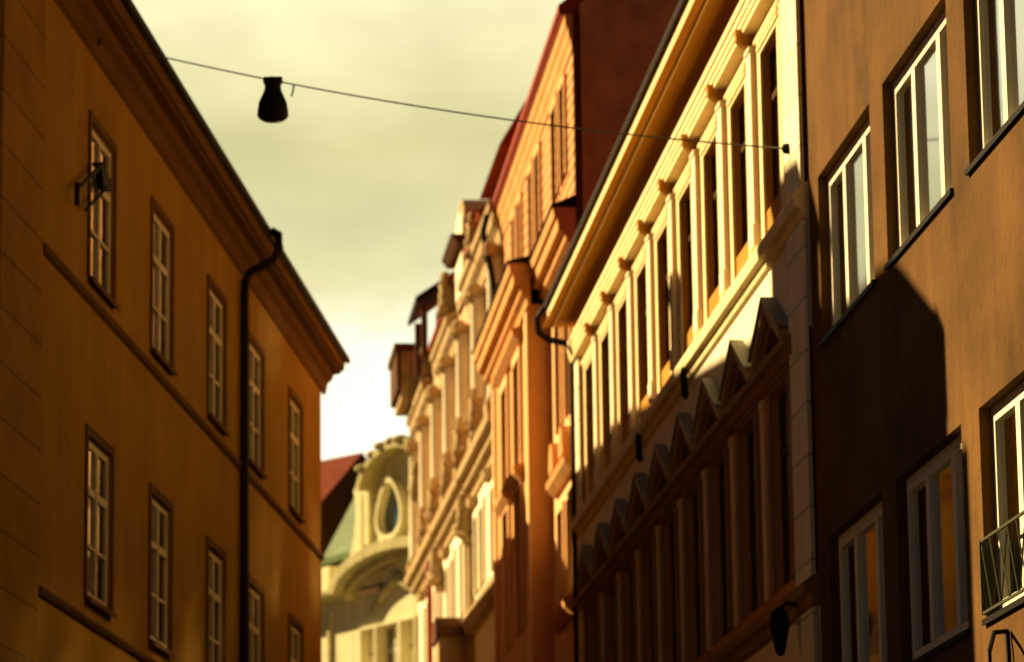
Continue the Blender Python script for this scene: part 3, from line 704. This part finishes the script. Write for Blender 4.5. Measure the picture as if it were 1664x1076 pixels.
b = MB(FE.P); b.box(117.25, 117.45, .003, .12, -EYE, z_(17.9)); b.build('pilaster_strip', M['e_dk'], ROOT)

# ------------------------------------------------------------------ red roofed house behind it
o = bpy.data.objects.new('red_roofed_house', None); C.objects.link(o); o.location = (-6.0, 141, 0); o.rotation_euler = (0, 0, math.atan2(1.6, -1.5))
tag(o, 'house with steep red tiled roof and dark gable wall behind the gabled house', 'building')
b = MB(); b.box(0, 14, -2.3, 2.3, 0, 22.6); b.loft([(0, -2.3, 22.6), (0, 2.3, 22.6), (0, 0, 25.0)], [(14, -2.3, 22.6), (14, 2.3, 22.6), (14, 0, 25.0)]); b.build('wall', M['dkbrown'], o)  # wall coloured dark to put the gable's shade into it
b = MB()
for sg in (-1, 1): b.loft([(-.25, sg*2.7, 22.25), (-.25, 0, 25.05), (-.25, 0, 25.25), (-.25, sg*2.75, 22.45)], [(14, sg*2.7, 22.25), (14, 0, 25.05), (14, 0, 25.25), (14, sg*2.75, 22.45)])
b.build('roof', M['tiles'], o)

# ------------------------------------------------------------------ house beyond the side street (its roof shades the foot of the tall house)
FX = Frame(R_(-4.2), 0, -1, 1.0, 0)
FX.loc = Vector((-4.42, 78.9, 0)); FX.rot = math.atan2(-math.cos(R_(-4.2)), -math.sin(R_(-4.2)))
ROOT = thing('corner_house', FX, 'brown house beyond the side street, hidden behind the long ochre house', 'building')
hx = [(u, u+1.2, z, z+2.1) for u in (2, 5, 8, 11, 14, 17) for z in (4.0, 8.0, 11.6)]
wall(FX, ROOT, 0, 20, -EYE, 14.4, hx, .2, [M['ochre'], M['room']])
fx = None
for a, c, z, z1 in hx:
    if fx is None: fx = sash_window(FX, ROOT, 1.2, 2.1, .2, [(0, .08)], 1.4, M['frame_cream'], M['glass'], FX.P((a+c)/2, 0, z), fw=.08)
    else: copy_tree(fx, ROOT, FX.P((a+c)/2, 0, z))
b = MB(FX.P); b.prof([(.2, 14.4), (.2, 14.6), (-5, 17.2), (-10, 14.4)], 0, 20); rx = b.build('roof', M['tiles'], ROOT)
chimney(FX, rx, 1.2, 3.4, -1.2, -.3, 14.6, 15.6)

# ------------------------------------------------------------------ span wire, street lamp, bracket
Aw = FL.world(53.3, 0.06, (15.45-EYE)/sL); Bw = FR.world(59.7, .16, (12.55-EYE)/sR)
def wp(t, sag=.2): q = Aw.lerp(Bw, t); q.z -= 4*sag*t*(1-t); return q
b = MB(); b.tube([tuple(wp(k/24)) for k in range(25)], .011, 8); o = b.build('span_wire', mat('weathered_wire', (.30, .28, .2), var=.1, bump=0))
tag(o, 'grey span wire sagging across the street between the house fronts, carrying the lamp', 'wire')
for p, nm in ((Aw, 'wall_hook'), (Bw, 'wall_hook')):
    q = MB(); q.ball((0, 0, 0), .07); q.build(nm, M['iron'], o, p)
tl = .278
pl = wp(tl)
lamp = bpy.data.objects.new('street_lamp', None); C.objects.link(lamp); lamp.location = pl
tag(lamp, 'dark bell shaped street lamp hanging from the wire against the sky', 'street lamp')
b = MB()
prof_ = [(.0, .02), (.13, .02), (.13, -.03), (.105, -.07), (.115, -.14), (.15, -.22), (.185, -.30), (.2, -.40), (.205, -.47), (.205, -.485)]
b.tube([(0, 0, z) for r, z in prof_], [max(r, .01) for r, z in prof_], 20); b.build('lamp_housing', M['iron'], lamp, smooth=True)
b = MB(); b.tube([(0, 0, -.486), (0, 0, -.51), (0, 0, -.545), (0, 0, -.555)], [.203, .19, .14, .05], 20); b.build('lamp_bowl', mat('smoked_lamp_bowl', (.02, .014, .008), rough=.25, var=0, bump=0), lamp, smooth=True)
b = MB(); b.box(-.12, .12, -.03, .03, .0, .045); b.build('wire_clamp', M['iron'], lamp)
b = MB(); p2 = wp(tl+.032); b.tube([tuple(p2-pl), tuple(p2-pl+Vector((-.01, 0, -.08))), tuple(p2-pl+Vector((-.03, 0, -.16)))], .012, 8); b.build('feed_cable', M['iron'], lamp)
# bracket before the first upper window of the ochre house
o = thing('wall_bracket', FL, 'dark iron bracket with a lamp box over the upper window nearest the camera', 'bracket'); o.location = FL.world(53.3, .05, 13.35)
q = MB(FL.Rl); q.tube([(.1, .1, .15), (-1.9, .1, -.72)], .028, 8); q.tube([(.4, .1, -.15), (-1.2, .1, -.86)], .024, 8); q.tube([(-1.9, .1, -.62), (-1.9, .1, -.95)], .035, 8); q.tube([(.1, .1, .15), (.1, -.05, .15)], .03, 8); q.build('arm', M['iron'], o)
q = MB(FL.Rl); q.slab([(.1, .18), (1.0, .1), (1.05, -.05), (.35, -.16)], -.02, .08); q.build('lamp_box', M['iron'], o)
# sign bracket low on the brown house
o = thing('sign_bracket', FB, 'black iron sign bracket frame low on the brown house at the picture corner', 'bracket'); o.location = FB.world(43.6, .02, 4.75)
q = MB(FB.Rl); q.tube([(1.2, .02, .55), (.9, .25, .5), (.3, .45, .2), (0, .5, -.3), (0.2, .3, -.7)], .022, 8); q.tube([(1.2, .02, .55), (1.0, .05, -.2), (.9, .05, -.7)], .025, 8); q.tube([(1.0, .06, -.05), (0.1, .48, -.1)], .02, 8); q.build('frame', M['iron'], o)
